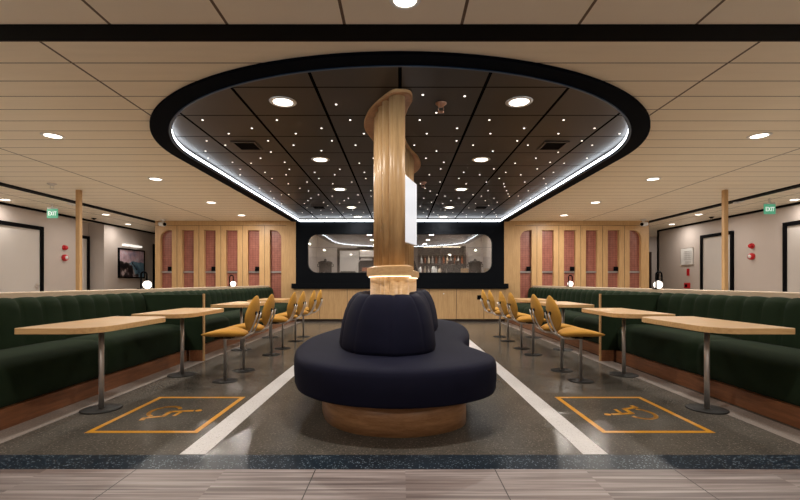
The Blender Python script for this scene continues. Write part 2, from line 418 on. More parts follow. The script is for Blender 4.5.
def door(num, s, y0, y1, h=2.36, handle=None, mat='door'):
    d = struct(bpy.data.objects.new('door_%d' % num, None)); COL.objects.link(d); d.location = (s*WX, (y0+y1)/2, 0)
    w = (y1-y0)/2; t = 0.085; q = -s
    MB().box(0, q*0.05, -w, -w+t, 0, h).box(0, q*0.05, w-t, w, 0, h).box(0, q*0.05, -w+t, w-t, h-t, h).build('frame', 'black', d)
    MB().box(0, q*0.02, -w+t, w-t, 0.005, h-t).build('leaf', mat, d)
    if handle is not None:
        y = handle*(w-0.17)
        m = MB().tube([(q*0.02, y, 0.97), (q*0.075, y, 0.97), (q*0.085, y-handle*0.03, 0.97), (q*0.085, y-handle*0.13, 0.97)], 0.011)
        m.lathe([(0.03, 0), (0.03, 0.012)], (0, 0, 0), 16)
        hd = MB().tube([(q*0.02, y, 0.97), (q*0.075, y, 0.97), (q*0.085, y-handle*0.03, 0.97), (q*0.085, y-handle*0.13, 0.97)], 0.011).box(q*0.02, q*0.028, y-0.025, y+0.025, 0.9, 1.04)
        hd.build('handle', 'chrome', d)
    return d
door(1, -1, 9.0, 10.26, handle=1)
d = door(2, -1, 11.43, 12.39); d.location.x = -8.78
door(3, 1, 8.3, 9.55, handle=-1)
door(4, 1, 10.99, 12.18, handle=-1)
door(5, -1, 14.85, 15.8)
d = struct(bpy.data.objects.new('door_6', None)); COL.objects.link(d); d.location = (8.55, 16.2, 0)
MB().box(-0.6, 0.6, -0.04, 0, 0, 2.1).build('leaf', 'brown_door', d)
MB().box(-0.68, -0.6, -0.06, 0, 0, 2.18).box(0.6, 0.68, -0.06, 0, 0, 2.18).box(-0.6, 0.6, -0.06, 0, 2.1, 2.18).build('frame', 'brown_dark', d)

# ------------------------------------------------------------ oak walls with pink mosaic niches
NX = [3.39+0.597*k for k in range(6)]
for s, side in ((-1, 'left'), (1, 'right')):
    x0, x1 = (2.842, 6.79) if s > 0 else (-6.68, -2.842)
    holes = []
    cs = [s*x+(0.045 if s > 0 else -0.005) for x in NX]
    for i, c in enumerate(cs):
        r = [0, 0, 0, 0]
        if i == 0: r[3 if s > 0 else 2] = 0.22
        if i == 5: r[2 if s > 0 else 3] = 0.22
        holes.append(rrect(c-0.157, c+0.157, 0.16, 2.49, tuple(r)))
    me = fill2d([(x0, 0), (x1, 0), (x1, HC-0.001), (x0, HC-0.001)], holes, 0.10, 'oak_front')
    w = mesh_obj('wall_back_'+side, me, 'oak', None, UPRIGHT(ZW+0.10)); struct(w)
    MB().box(x0, x1, ZW+0.10, ZW+0.14, 0, HC-0.001).build('mosaic', 'mosaic', w)
    end = x1-0.0 if s > 0 else x0
    MB().box(x1-0.04 if s > 0 else x0, x1 if s > 0 else x0+0.04, ZW+0.14, ZW+1.4, 0, HC-0.001).build('end_panel', 'oak', w)
    seams = MB()
    for i in range(5):
        c = (cs[i]+cs[i+1])/2; seams.box(c-0.004, c+0.004, ZW-0.003, ZW+0.001, 0.12, HC-0.13)
    for i in range(6):
        seams.box(cs[i]-0.298, cs[i]+0.298, ZW-0.003, ZW+0.001, HC-0.134, HC-0.126)
    seams.build('panel_joints', 'brown_dark', w)
    for i, c in enumerate(cs):
        MB().box(c-0.156, c+0.156, ZW+0.06, ZW+0.098, 1.325, 1.375).build('rail', 'rail', w)['label'] = 'grey metal rail across the pink niche'
    for i in ((0, 2, 4) if s > 0 else (1, 3, 5)):
        c = cs[i]; so = MB().box(-0.06, 0.06, -0.02, 0, -0.06, 0.06).box(-0.04, 0.04, -0.024, -0.02, -0.04, 0.04).build('wall_socket', 'black', None, 0.004, loc=(c+0.085, ZW+0.055, 1.435))
        nth = {0: 'innermost', 1: 'second innermost', 2: 'third', 3: 'fourth', 4: 'fifth', 5: 'outermost'}[i]
        tag(so, 'small black socket in the %s pink niche from the bar, %s oak wall' % (nth, side), 'socket', 'black sockets on the oak wall niches')

# ------------------------------------------------------------ bar: black wall with a rounded window, ledge, counter
me = fill2d([(-2.84, 0.9), (2.84, 0.9), (2.84, HS-0.002), (-2.84, HS-0.002)], [rrect(-2.52, 2.52, 1.335, 2.385, 0.26, 10)], 0.12, 'bar_wall')
bw = struct(mesh_obj('wall_back', me, 'black_wall', None, UPRIGHT(ZW+0.12)))
wn = struct(MB().box(-2.6, 2.6, ZW+0.07, ZW+0.076, 1.3, 2.42).build('window_1', 'glass'))
struct(MB().box(-2.92, 2.92, ZW-0.17, ZW-0.003, 0.90, 1.035).build('trim_12', 'black_wall'))
ct = thing('bar_counter', 'long oak panelled counter front under the black window wall', 'counter', (0, ZW-0.06, 0))
m = MB()
xs = [-2.84, -2.18, -1.43, -0.69, 0.05, 0.79, 1.53, 2.27, 2.84]
m.box(-2.84, 2.84, -0.02, 0.3, 0.05, 0.895).build('body', 'brown_dark', ct)
for a, b in zip(xs[:-1], xs[1:]):
    MB().box(a+0.007, b-0.007, -0.04, -0.021, 0.075, 0.89).build('panel', 'oak', ct)
MB().box(-2.84, 2.84, -0.01, 0.3, 0.0, 0.05).build('kick', 'brown_dark', ct)
so = MB().box(-0.06, 0.06, -0.012, 0, -0.06, 0.06).box(-0.04, 0.04, -0.016, -0.012, -0.04, 0.04).build('wall_socket', 'black', None, 0.004, loc=(2.15, ZW-0.101, 0.66))
tag(so, 'square black socket on the oak bar counter front', 'socket')
so = MB().lathe([(0.018, 0), (0.018, 0.01)]).build('round_button', 'white', None, loc=(1.18, ZW-0.10, 0.76)); so.rotation_euler = (PI/2, 0, 0)
tag(so, 'tiny round white button on the oak counter front', 'button')

# pantry behind the glass
struct(MB().box(-2.84, 2.84, 14.6, 14.7, 0, HC).build('wall_pantry_back', 'pantry_wall'))
struct(MB().box(-2.84, -2.76, ZW+0.15, 14.6, 0, HC).build('wall_pantry_left', 'pantry_wall'))
struct(MB().box(2.76, 2.84, ZW+0.15, 14.6, 0, HC).build('wall_pantry_right', 'pantry_wall'))
pd = thing('pantry_door', 'pale door in a black frame behind the left half of the window', 'door', (-1.45, 14.58, 0))
MB().box(-0.62, -0.54, -0.06, 0, 0, 2.2).box(0.54, 0.62, -0.06, 0, 0, 2.2).box(-0.54, 0.54, -0.06, 0, 2.12, 2.2).build('frame', 'black', pd)
MB().box(-0.54, 0.54, -0.03, 0, 0.01, 2.12).build('leaf', 'door', pd)
pc = thing('pantry_counter', 'dark worktop behind the window seen along its lower edge', 'counter', (0, 12.55, 0))
MB().box(-2.7, 2.7, -0.3, 0.3, 1.22, 1.26).build('worktop', 'black', pc)
MB().box(-2.7, 2.7, -0.27, 0.28, 0, 1.22).build('cabinet_body', 'brown_dark', pc)
def urn(x, label):
    u = thing('coffee_urn', label, 'coffee urn', (x, 12.5, 1.26), 0, 'coffee urns behind the window')
    m = MB().lathe([(0.19, 0), (0.19, 0.04), (0.18, 0.05), (0.18, 0.33), (0.20, 0.34), (0.20, 0.38), (0.18, 0.39)]); m.build('body', 'dark_metal', u)
    MB().lathe([(0.15, 0.391), (0.14, 0.41), (0.04, 0.42), (0.035, 0.46), (0.015, 0.475)]).build('lid', 'dark_metal', u)
    MB().tube([(0.18, 0, 0.32), (0.225, 0, 0.32), (0.225, 0, 0.26), (0.18, 0, 0.25)], 0.012).build('handle', 'dark_metal', u); MB().tube([(-0.18, 0, 0.32), (-0.225, 0, 0.32), (-0.225, 0, 0.26), (-0.18, 0, 0.25)], 0.012).build('handle', 'dark_metal', u)
    MB().tube([(0, -0.16, 0.08), (0, -0.22, 0.08), (0, -0.22, 0.04)], 0.014).build('tap', 'chrome', u)
urn(-2.12, 'dark round coffee urn behind the left end of the window')
urn(2.13, 'dark round coffee urn behind the right end of the window')
mc = thing('espresso_machine', 'black and chrome espresso machine behind the window beside the column', 'coffee machine', (-0.92, 12.55, 1.26))
MB().box(-0.25, 0.25, -0.2, 0.2, 0.04, 0.42).box(-0.27, 0.27, -0.22, 0.22, 0.0, 0.05).build('body', 'black', mc, 0.01)
MB().box(-0.28, 0.28, -0.24, 0.22, 0.76, 0.80).build('canopy', 'black', mc)
MB().box(-0.22, 0.22, -0.2, 0.1, 0.50, 0.72).build('hopper', 'chrome', mc, 0.03)
MB().box(-0.25, -0.21, 0.05, 0.2, 0.42, 0.74).build('upright', 'black', mc); MB().box(0.21, 0.25, 0.05, 0.2, 0.42, 0.74).build('upright', 'black', mc)
MB().tube([(-0.32+0.22*(1-math.cos(a)), -0.24, 0.10+0.36*math.sin(a)) for a in [PI/2*k/8 for k in range(9)]], 0.012).build('steam_pipe', 'chrome', mc)
MB().box(-0.14, 0.14, -0.232, -0.2, 0.12, 0.22).build('drip_panel', 'amber', mc)
cu = thing('dark_cabinet_stack', 'low black machine behind the window under the pale door', 'appliance', (-1.47, 12.5, 1.26))
MB().box(-0.24, 0.24, -0.2, 0.2, 0, 0.09).build('body', 'black', cu, 0.01)
MB().box(-0.2, 0.2, -0.17, 0.17, 0.09, 0.12).build('tray', 'dark_metal', cu)
sh = thing('bottle_shelf', 'dark open shelving unit with bottles behind the right half of the window', 'shelf', (1.35, 14.35, 0))
MB().box(-0.75, 0.75, 0.15, 0.2, 0, 2.25).build('back_panel', 'brown_dark', sh)
for x in (-0.75, 0.0, 0.75): MB().box(x-0.02, x+0.02, -0.2, 0.15, 0, 2.25).build('side_panel', 'brown_dark', sh)
for z in (1.32, 1.66, 1.98, 2.24): MB().box(-0.73, 0.73, -0.2, 0.15, z-0.015, z+0.015).build('shelf', 'brown_dark', sh)
MB().box(-0.6, 0.6, -0.16, -0.13, 2.2, 2.215).build('shelf_light', 'led_warm', sh)
proto = None
bcols = ['amber', 'chrome', 'white', 'pale_cap', 'amber']
k = 0
for z in (1.335, 1.675):
    for i in range(12):
        x = 1.35-0.66+i*0.12
        if abs(x-1.35) < 0.05: continue
        m = MB().lathe([(0.034, 0), (0.036, 0.01), (0.036, 0.15), (0.014, 0.20), (0.013, 0.25)], n=12)
        o = m.build('bottle', bcols[(i*7+k) % 5], None, loc=(x, 14.25+random.uniform(-.03, .05), z)); k += 1
        tag(o, 'bottle standing on the dark shelving unit behind the bar window', 'bottle', 'bottles on the pantry shelves')
for i, (x, r, h, mt) in enumerate([(0.22+0.35, 0.05, 0.24, 'white'), (0.95, 0.06, 0.26, 'white'), (1.12, 0.05, 0.2, 'pale_cap'), (1.24, 0.05, 0.28, 'black')]):
    o = MB().lathe([(r, 0), (r, h*0.8), (r*0.6, h*0.9), (r*0.6, h)], n=16).build('canister', mt, None, loc=(x, 12.5, 1.26))
    tag(o, ['narrow white canister behind the window just right of the column', 'wide white canister behind the right half of the window', 'cream canister behind the window beside a white one', 'tall black flask behind the window beside the dark box machines'][i], 'canister')
for x, lab in ((1.42, 'tall dark coffee grinder behind the window, the left one of a pair'), (1.62, 'tall dark coffee grinder behind the window, the right one of a pair')):
    g = thing('coffee_grinder', lab, 'grinder', (x, 12.5, 1.26), 0, 'coffee grinders behind the window')
    MB().box(-0.085, 0.085, -0.12, 0.12, 0, 0.3).build('body', 'dark_metal', g, 0.01)
    MB().lathe([(0.04, 0.3), (0.075, 0.4), (0.078, 0.42)], n=16).build('hopper', 'brown_dark', g)
for x, lab, mt in ((1.83, 'tan cardboard box behind the window beside the right urn', 'oak'), (2.52, 'low pale tray box behind the right corner of the window', 'pale_cap')):
    bx_ = thing('storage_box', lab, 'box', (x, 12.60, 1.26))
    MB().box(-0.11, 0.11, -0.1, 0.1, 0, 0.16).build('body', mt, bx_, 0.005); MB().box(-0.115, 0.115, -0.105, 0.105, 0.16, 0.2).build('lid', mt, bx_, 0.004)
lp = thing('pantry_table_lamp', 'black cone shaped lamp behind the window at the right side of the column', 'lamp', (0.40, 12.5, 1.26))
MB().lathe([(0.12, 0.08), (0.04, 0.36), (0.02, 0.42)], n=20).build('shade', 'black', lp); MB().lathe([(0.06, 0), (0.06, 0.02), (0.012, 0.03), (0.012, 0.1)], n=16).build('base', 'black', lp)
pls = tag(MB().box(0.30, 2.45, 0, 0.02, 0, 0.02).build('linear_light', 'led', None, loc=(0, 12.13, 2.395)), 'thin straight white light line along the top right of the bar window', 'light')

# ------------------------------------------------------------ downlights
def area(parent, power, size=0.2, z=-0.012, col=WARM, spread=3.1):
    l = bpy.data.lights.new('lamp', 'AREA'); l.shape = 'DISK'; l.size = size; l.energy = power; l.color = col; l.spread = spread
    o = bpy.data.objects.new('lamp', l); COL.objects.link(o); o.parent = parent; o.location = (0, 0, z); return o
def downlight(loc, r, label, group, power):
    t = thing('downlight', label, 'ceiling light', loc, 0, group)
    m = MB().lathe([(r*0.86, -0.004), (r, -0.004), (r*1.12, -0.001), (r*1.12, 0)], n=28); 
    m = MB(); n = 28
    R = [[(q*math.cos(2*PI*k/n), q*math.sin(2*PI*k/n), z) for k in range(n)] for q, z in ((r*0.80, 0), (r*0.82, -0.008), (r, -0.010), (r*1.12, -0.002), (r*1.12, 0))]
    m.rings(R, False, False); m.build('rim', 'white', t)
    MB().lathe([(r*0.81, -0.001), (r*0.81, -0.003)], n=28, smooth=False).build('lens', 'lens', t)
    area(t, power, r*1.5); return t
zs = [2.95+2.03*k for k in range(5)]
names = ['nearest', 'second', 'third', 'fourth', 'farthest']
for s, side in ((-1, 'left'), (1, 'right')):
    for i, y in enumerate([5.02, 7.13, 9.23, 11.0]):
        downlight((-3.96 if s < 0 else 4.10, y, HC), 0.105, 'round downlight in the cream ceiling %s of the black ring, %s from the camera' % (side, ['nearest', 'second', 'third', 'farthest'][i]), 'downlights in the slatted ceiling', LIGHT)
    for i, y in enumerate([4.21, 6.19, 8.17, 10.15, 11.6]):
        downlight((-1.12 if s < 0 else 1.14, y, HS), 0.115, 'round downlight in the %s half of the starry ceiling, %s from the camera' % (side, names[i]), 'downlights in the starry ceiling', LIGHT_STAR)
    for i, (x, y) in enumerate([(8.0, 8.92), (7.27 if s < 0 else 7.38, 10.87), (7.85, 12.7)]):
        downlight((s*x, y, HC), 0.095, 'small downlight in the ceiling strip along the %s wall, %s from the camera' % (side, ['nearest', 'middle', 'farthest'][i]), 'downlights along the side walls', LIGHT_CORRIDOR)
    downlight((s*3.95, 1.2, HC), 0.105, 'added fill downlight in the near ceiling %s of the camera' % side, 'added fill downlights near the camera', LIGHT_FRONT)  # out of view, added as fill for the front of the room
    downlight((s*3.0, -2.5, HC), 0.105, 'added fill downlight in the ceiling behind the camera on the %s' % side, 'added fill downlights behind the camera', LIGHT*2.6)  # unseen, added and boosted so bounced light fills the ceiling
    downlight((s*7.4, 5.5, HC), 0.095, 'downlight in the ceiling beside the %s wall outside the frame' % side, 'downlights along the side walls near', LIGHT_CORRIDOR)
downlight((8.9, 15.0, HC), 0.095, 'added unseen downlight brightening the side corridor beyond the right wall end', 'added side corridor downlights', 10)  # hidden by the wall, added to brighten the corridor end and its door
downlight((0.03, 2.60, HC), 0.085, 'round downlight at the top middle in front of the black beam', 'front centre downlight', LIGHT_FRONT)
pt = downlight((-1.6, 13.3, HC), 0.1, 'downlight inside the pantry behind the bar window on the left', 'pantry downlights', 24)
pt = downlight((1.9, 13.3, HC), 0.1, 'downlight inside the pantry behind the bar window on the right', 'pantry downlights', 24)
pt = None

# fibre-optic stars
STARS = [(-2.1,4.68),(-1.99,5.11),(-2.36,5.37),(-2.56,5.79),(-2.67,6.12),(-2.2,5.54),(-2.41,6.33),(-2.44,6.72),(-2.57,7.07),(-2.7,7.72),(-1.66,4.93),(-1.31,4.68),(-1.61,5.37),(-1.21,5.11),(-1.94,6.12),(-1.71,5.83),(-2.16,6.38),(-2.12,6.91),(-2.13,7.32),(-1.66,6.33),(-1.69,6.72),(-1.83,7.07),(-1.34,5.54),(-0.88,4.93),(-0.62,4.27),(-0.53,4.68),(-0.83,5.37),(-1.03,5.77),(-0.42,5.11),(-0.56,5.54),(-0.59,6.38),(-0.56,6.91),(-0.57,7.32),(-0.92,6.72),(-1.05,7.07),(-1.34,6.91),(-1.35,7.32),(-0.83,7.58),(-1.18,7.72),(-1.6,7.58),(-1.96,7.72),(-2.46,8.36),(-2.58,8.08),(-1.84,8.08),(-2.34,8.69),(-2.59,9.04),(-2.19,8.66),(-0.37,6.12),(-2.61,9.69),(0.21,4.05),(0.6,4.08),(0.21,4.68),(0.95,4.68),(1.74,4.68),(2.45,4.68),(0.37,4.48),(0.64,4.93),(1.39,4.93),(2.18,4.93),(0.31,5.11),(1.05,5.11),(1.84,5.11),(2.55,5.11),(0.69,5.37),(1.43,5.37),(2.22,5.37),(0.18,5.54),(0.92,5.54),(1.61,5.54),(2.42,5.54),(0.48,5.79),(1.22,5.79),(2.1,5.84),(2.71,5.77),(0.36,6.12),(1.89,6.12),(2.6,6.12),(0.63,6.33),(1.67,6.38),(2.16,6.33),(2.38,6.38),(2.87,6.33),(0.62,6.7),(1.43,6.7),(2.09,6.7),(2.85,6.72),(1.0,6.91),(1.66,6.91),(2.41,6.91),(0.47,7.07),(1.28,7.07),(1.94,7.07),(2.69,7.07),(0.98,7.32),(1.65,7.32),(2.39,7.32),(1.82,7.72),(2.15,7.58),(2.56,7.72),(1.89,7.95),(2.01,8.3),(2.42,8.3),(2.68,8.05),(2.77,8.3),(2.11,8.6),(2.37,8.81),(2.88,8.6),(2.2,8.85),(2.68,9.04),(2.55,9.32),(-1.73,8.33),(-1.61,8.69),(-0.55,8.3),(-0.58,8.82),(-0.83,8.69),(-1.36,8.82),(-1.83,9.04),(-1.95,9.32),(-2.1,9.66),(-1.06,9.04),(-1.18,9.32),(-1.32,9.64),(-1.65,9.5),(-0.88,9.5),(-2.16,10.22),(-1.63,9.92),(-1.63,10.41),(-1.13,10.53),(-1.9,10.55),(-2.42,10.91),(-2.18,10.86),(-1.67,10.89),(-1.4,10.86),(-0.9,10.91),(-0.67,10.86),(-2.02,11.27),(-1.25,11.27),(-2.3,11.56),(-1.57,11.56),(-1.18,11.72),(-1.95,11.72),(-0.79,11.56),(0.69,7.58),(1.16,7.72),(1.49,7.58),(0.36,7.72),(0.46,8.09),(0.57,8.33),(1.66,8.3),(0.73,8.69),(1.44,8.69),(0.9,8.82),(0.49,9.04),(1.21,9.04),(1.08,9.32),(1.63,8.82),(1.93,9.04),(1.81,9.32),(0.68,9.5),(0.94,9.66),(1.66,9.66),(1.38,9.5),(2.1,9.5),(2.0,9.92),(1.6,10.22),(0.46,9.99),(0.65,10.41),(2.19,10.41),(1.08,10.53),(1.8,10.55),(0.83,10.86),(0.58,10.91),(0.97,11.27),(1.31,10.91),(1.55,10.86),(2.05,10.91),(2.33,10.89),(1.7,11.27),(1.04,11.62),(0.7,11.53),(2.46,11.27),(2.15,11.56),(1.45,11.56),(1.75,11.62),(2.55,11.62)]
star_me = None
for x, y in STARS:
    if abs(x) > 2.68 or (y < CY0 and math.hypot(x/2.68, (y-CY0)/2.37) > 1) : continue
    if star_me is None:
        o = MB().lathe([(0.011, 0), (0.010, -0.004), (0.005, -0.006)], n=10).build('star_light', 'star', None); star_me = o
    else:
        o = star_me.copy(); COL.objects.link(o)
    o.location = (x, y, HS)
    tag(o, 'tiny round fibre optic star light dotting the dark brown ceiling inside the ring', 'star light', 'fibre optic star lights')

# air vents
for x, y, lab in ((-1.93, 5.56, 'dark square air vent in the starry ceiling, near left'), (1.93, 5.56, 'dark square air vent in the starry ceiling, near right'),
                  (-1.87, 10.15, 'dark square air vent in the starry ceiling, far left'), (1.87, 10.15, 'dark square air vent in the starry ceiling, far right')):
    v = thing('air_vent', lab, 'vent', (x, y, HS), 0, 'square air vents in the starry ceiling')
    MB().box(-0.15, 0.15, -0.17, -0.145, -0.012, 0).box(-0.15, 0.15, 0.145, 0.17, -0.012, 0).box(-0.15, -0.125, -0.145, 0.145, -0.012, 0).box(0.125, 0.15, -0.145, 0.145, -0.012, 0).build('frame', 'brown_dark', v)
    m = MB()
    for k in range(7): m.box(-0.125, 0.125, -0.135+k*0.04, -0.115+k*0.04, -0.009, -0.001)
    m.build('grille', 'black', v)

def sprinkler(loc, label, mat, r=0.06):
    t = thing('sprinkler', label, 'sprinkler', loc, 0, None)
    MB().lathe([(r, 0), (r, -0.008), (r*0.5, -0.03), (r*0.3, -0.04)], n=20).build('rosette', mat, t)
    MB().tube([(0.018, 0, -0.03), (0.026, 0, -0.055), (0.018, 0, -0.085)], 0.004, 6).tube([(-0.018, 0, -0.03), (-0.026, 0, -0.055), (-0.018, 0, -0.085)], 0.004, 6).build('yoke', mat, t)
    MB().lathe([(0.03, -0.085), (0.03, -0.09)], n=16).build('deflector', mat, t)
sprinkler((0.395, 4.24, HS), 'copper sprinkler head in the starry ceiling near the column top', 'copper', 0.055)
sprinkler((0.40, 7.6, HS), 'small copper sprinkler head in the starry ceiling behind the column', 'copper', 0.06)
sprinkler((-5.91, 7.47, HC), 'steel sprinkler head in the slatted ceiling near the left exit sign', 'chrome', 0.07)
sprinkler((-8.0, 11.5, HC), 'small sprinkler head high beside the left wall', 'dark_metal', 0.06)
sprinkler((8.0, 11.3, HC), 'small sprinkler head high beside the right wall', 'dark_metal', 0.06)
for s, side, y in ((-1, 'left', 8.2), (1, 'right', 7.9)):
    t = thing('smoke_detector', 'flat round pale detector on the ceiling above the %s exit sign' % side, 'smoke detector', (s*6.95, y+1.2, HC), 0, 'ceiling detectors')
    MB().lathe([(0.14, 0), (0.14, -0.01), (0.12, -0.02)], n=24).build('base', 'white', t); MB().lathe([(0.06, -0.02), (0.05, -0.04)], n=20).build('sensor', 'white', t)

# security cameras
for s, side in ((-1, 'left'), (1, 'right')):
    t = thing('security_camera', 'white security camera under the ceiling at the outer end of the %s oak wall' % side, 'security camera', (-6.33 if s < 0 else 6.5, 11.75, HC), 0, 'security cameras on the oak walls')
    MB().lathe([(0.07, 0), (0.07, -0.03), (0.03, -0.04), (0.025, -0.07)], n=20).build('mount', 'white', t)
    b = MB().tube([(s*0.09, 0.03, -0.115), (-s*0.07, -0.06, -0.135)], 0.06, 16); b.build('housing', 'white', t)
    MB().tube([(-s*0.07, -0.06, -0.135), (-s*0.082, -0.067, -0.1365)], 0.045, 16).build('lens', 'black', t)

# ------------------------------------------------------------ wooden posts, signs, alarms, picture
for s, side in ((-1, 'left'), (1, 'right')):
    p = tag(MB().box(-0.037, 0.037, -0.037, 0.037, 0, HC-0.001).build('wooden_post', 'oak', None, 0.006, loc=(-5.83 if s < 0 else 5.90, 7.99, 0)), 'slim square oak post from floor to ceiling behind the %s bench' % side, 'post', 'oak posts')
LET = {'E': [(0, 0, .2, 1), (0.2, 0, .7, .18), (0.2, .41, .6, .59), (0.2, .82, .7, 1)], 'I': [(0, 0, .2, 1)], 'T': [(0, .82, .8, 1), (.3, 0, .5, .82)]}
def exit_letters():
    m = MB(); x = -0.085; h = 0.085; sc = 0.06
    def put(c, x):
        for (a, b, cc, d) in LET[c]: m.box(x+a*sc, x+cc*sc, -0.012, -0.008, -h/2+b*h, -h/2+d*h)
    put('E', x)
    for sg in (1, -1):
        x0 = x+0.05; w = 0.042
        a = (x0 if sg > 0 else x0+w, -h/2); b = (x0+w if sg > 0 else x0, h/2); t = 0.012
        m.add([(a[0]-t/2, -0.012, a[1]), (a[0]+t/2, -0.012, a[1]), (b[0]+t/2, -0.012, b[1]), (b[0]-t/2, -0.012, b[1]),
               (a[0]-t/2, -0.008, a[1]), (a[0]+t/2, -0.008, a[1]), (b[0]+t/2, -0.008, b[1]), (b[0]-t/2, -0.008, b[1])],
              [(0, 1, 2, 3), (4, 5, 6, 7), (0, 1, 5, 4), (1, 2, 6, 5), (2, 3, 7, 6), (3, 0, 4, 7)])
    put('I', x+0.108); put('T', x+0.127)
    return m
for s, side, x, y, z in ((-1, 'left', -7.40, 9.37, 2.535), (1, 'right', 7.40, 8.81, 2.535)):
    t = thing('exit_sign', 'green lit EXIT sign hanging under the ceiling by the %s wall' % side, 'exit sign', (x, y, z), 0, 'exit signs')
    MB().box(-0.115, 0.115, -0.008, 0.008, -0.10, 0.10).build('panel', 'sign_green', t, 0.003)
    exit_letters().build('lettering', 'sign_white', t)
    MB().box(-0.10, 0.10, -0.02, 0.02, 0.10, 0.13).box(-0.015, 0.015, -0.01, 0.01, 0.13, 0.2105).build('mount', 'white', t)
for s, side, y in ((-1, 'left', 10.93), (1, 'right', 10.4)):
    y = 10.93 if s < 0 else 10.42
    t = thing('alarm_beacon', 'small red alarm beacon high on the %s wall, above the red sounder' % side, 'alarm', (s*WX, y, 1.93), 0, 'red beacons'); t.rotation_euler = (0, -s*PI/2, 0)
    MB().lathe([(0.065, 0), (0.065, 0.03), (0.055, 0.035)], n=24).build('base', 'red', t); MB().lathe([(0.055, 0.035), (0.05, 0.07), (0.03, 0.09)], n=24).build('dome', 'red', t)
    t = thing('alarm_sounder', 'round red sounder with a white centre on the %s wall, below the beacon' % side, 'alarm', (s*WX, y, 1.68), 0, 'red sounders'); t.rotation_euler = (0, -s*PI/2, 0)
    MB().lathe([(0.08, 0), (0.08, 0.05), (0.07, 0.07)], n=28).build('body', 'red', t)
    MB().lathe([(0.045, 0.07), (0.04, 0.085)], n=20).build('centre', 'white', t)['label'] = 'white centre disc'
t = thing('fire_call_point', 'red square fire call point low on the right wall under the notice', 'call point', (WX, 12.75, 0.97))
MB().box(-0.06, 0, -0.10, 0.10, -0.08, 0.08).build('housing', 'red', t, 0.008); MB().box(-0.064, -0.06, -0.05, 0.05, -0.04, 0.04).build('button_plate', 'black', t)
t = tag(MB().box(-0.006, 0, -0.06, 0.06, -0.1, 0.1).build('call_point_sign', 'red', None, loc=(WX, 12.75, 1.36)), 'small red sign between the notice and the call point on the right wall', 'sign')
t = thing('evacuation_plan', 'framed white evacuation plan with thin grey drawing on the right wall', 'notice', (WX, 12.78, 1.82))
MB().box(-0.02, 0, -0.28, 0.28, -0.25, 0.25).build('board', 'white', t, 0.004)
MB().box(-0.026, -0.02, -0.28, -0.265, -0.25, 0.25).box(-0.026, -0.02, 0.265, 0.28, -0.25, 0.25).box(-0.026, -0.02, -0.265, 0.265, 0.235, 0.25).box(-0.026, -0.02, -0.265, 0.265, -0.25, -0.235).build('frame', 'chrome', t)
m = MB()
for k in range(5): m.box(-0.023, -0.02, -0.20, 0.12, -0.10+0.06*k, -0.092+0.06*k)
for k in range(6): m.box(-0.023, -0.02, -0.20+0.064*k, -0.194+0.064*k, -0.10, 0.148)
for k in range(3): m.box(-0.023, -0.02, -0.18, 0.08, -0.20+0.025*k, -0.194+0.025*k)
m.build('plan_drawing', 'rail', t)
t = thing('framed_picture', 'black framed landscape picture of dark rocks, blue water and pink sky on the left wall', 'picture', (-WX, 13.67, 1.645))
MB().box(0, 0.03, -0.62, 0.62, -0.41, 0.41).build('canvas', 'picture', t)
MB().box(0, 0.045, -0.66, -0.62, -0.45, 0.45).box(0, 0.045, 0.62, 0.66, -0.45, 0.45).box(0, 0.045, -0.62, 0.62, 0.41, 0.45).box(0, 0.045, -0.62, 0.62, -0.45, -0.41).build('frame', 'black', t)
t = thing('picture_light', 'bright bar light over the framed picture', 'picture light', (-WX, 13.6, 2.19))
MB().box(0.02, 0.14, -0.42, 0.42, -0.03, 0.03).build('shade', 'soft_lamp', t, 0.01); MB().box(0, 0.03, -0.05, 0.05, -0.04, 0.04).build('bracket', 'chrome', t)

# ------------------------------------------------------------ column
COLP, CL = closed_spline([(-0.01, 3.97), (-0.11, 4.06), (-0.20, 4.3), (-0.252, 4.6), (-0.25, 4.95), (-0.2, 5.35), (-0.13, 5.75), (-0.07, 6.1), (0.0, 6.36),
    (0.11, 6.42), (0.17, 6.15), (0.12, 5.75), (0.03, 5.35), (-0.005, 4.95), (-0.005, 4.6), (0.01, 4.25), (0.025, 4.03)], 1280)
CN = normals2(COLP)
col = thing('fluted_column', 'tall fluted oak column rising from the dark sofa to the starry ceiling', 'column', (0, 5.1, 0))
def shift(r): return [(x, y-5.1, z) for x, y, z in r]
nf = round(CL/0.14)
fl = [0.085*math.sqrt(max(0, 1-(2*((nf*i/1280) % 1)-1)**2))-0.062 for i in range(1280)]
MB().rings([shift(offset(COLP, CN, fl, 1.225)), shift(offset(COLP, CN, fl, HS-0.032))], smooth=True).build('shaft', 'oak', col)
MB().lathe([(0.062, 1.225), (0.062, HS-0.032)], (-0.018, 4.02-5.1, 0), 24).build('pilaster', 'oak', col)
cap, capL = closed_spline([(0.0, 3.925), (-0.09, 3.97), (-0.27, 4.30), (-0.37, 4.65), (-0.385, 4.92), (-0.33, 5.25), (-0.25, 5.7), (-0.18, 6.15), (-0.08, 6.65), (0.06, 6.95),
    (0.21, 6.9), (0.295, 6.5), (0.25, 6.05), (0.13, 5.65), (0.05, 5.2), (0.03, 4.75), (0.07, 4.35), (0.11, 4.12), (0.09, 3.96)], 200)
capN = normals2(cap)
MB().rings([shift(offset(cap, capN, -0.012, HS-0.036)), shift(offset(cap, capN, 0, HS-0.030)), shift(offset(cap, capN, 0, HS-0.001))], smooth=False).build('capital', 'oak_ring', col)['label'] = 'flat curved oak cap against the ceiling'
MB().rings([shift(offset(cap, capN, 0.004, HS-0.026)), shift(offset(cap, capN, 0.004, HS-0.002))], smooth=False).build('capital_edge', 'oak_band', col)
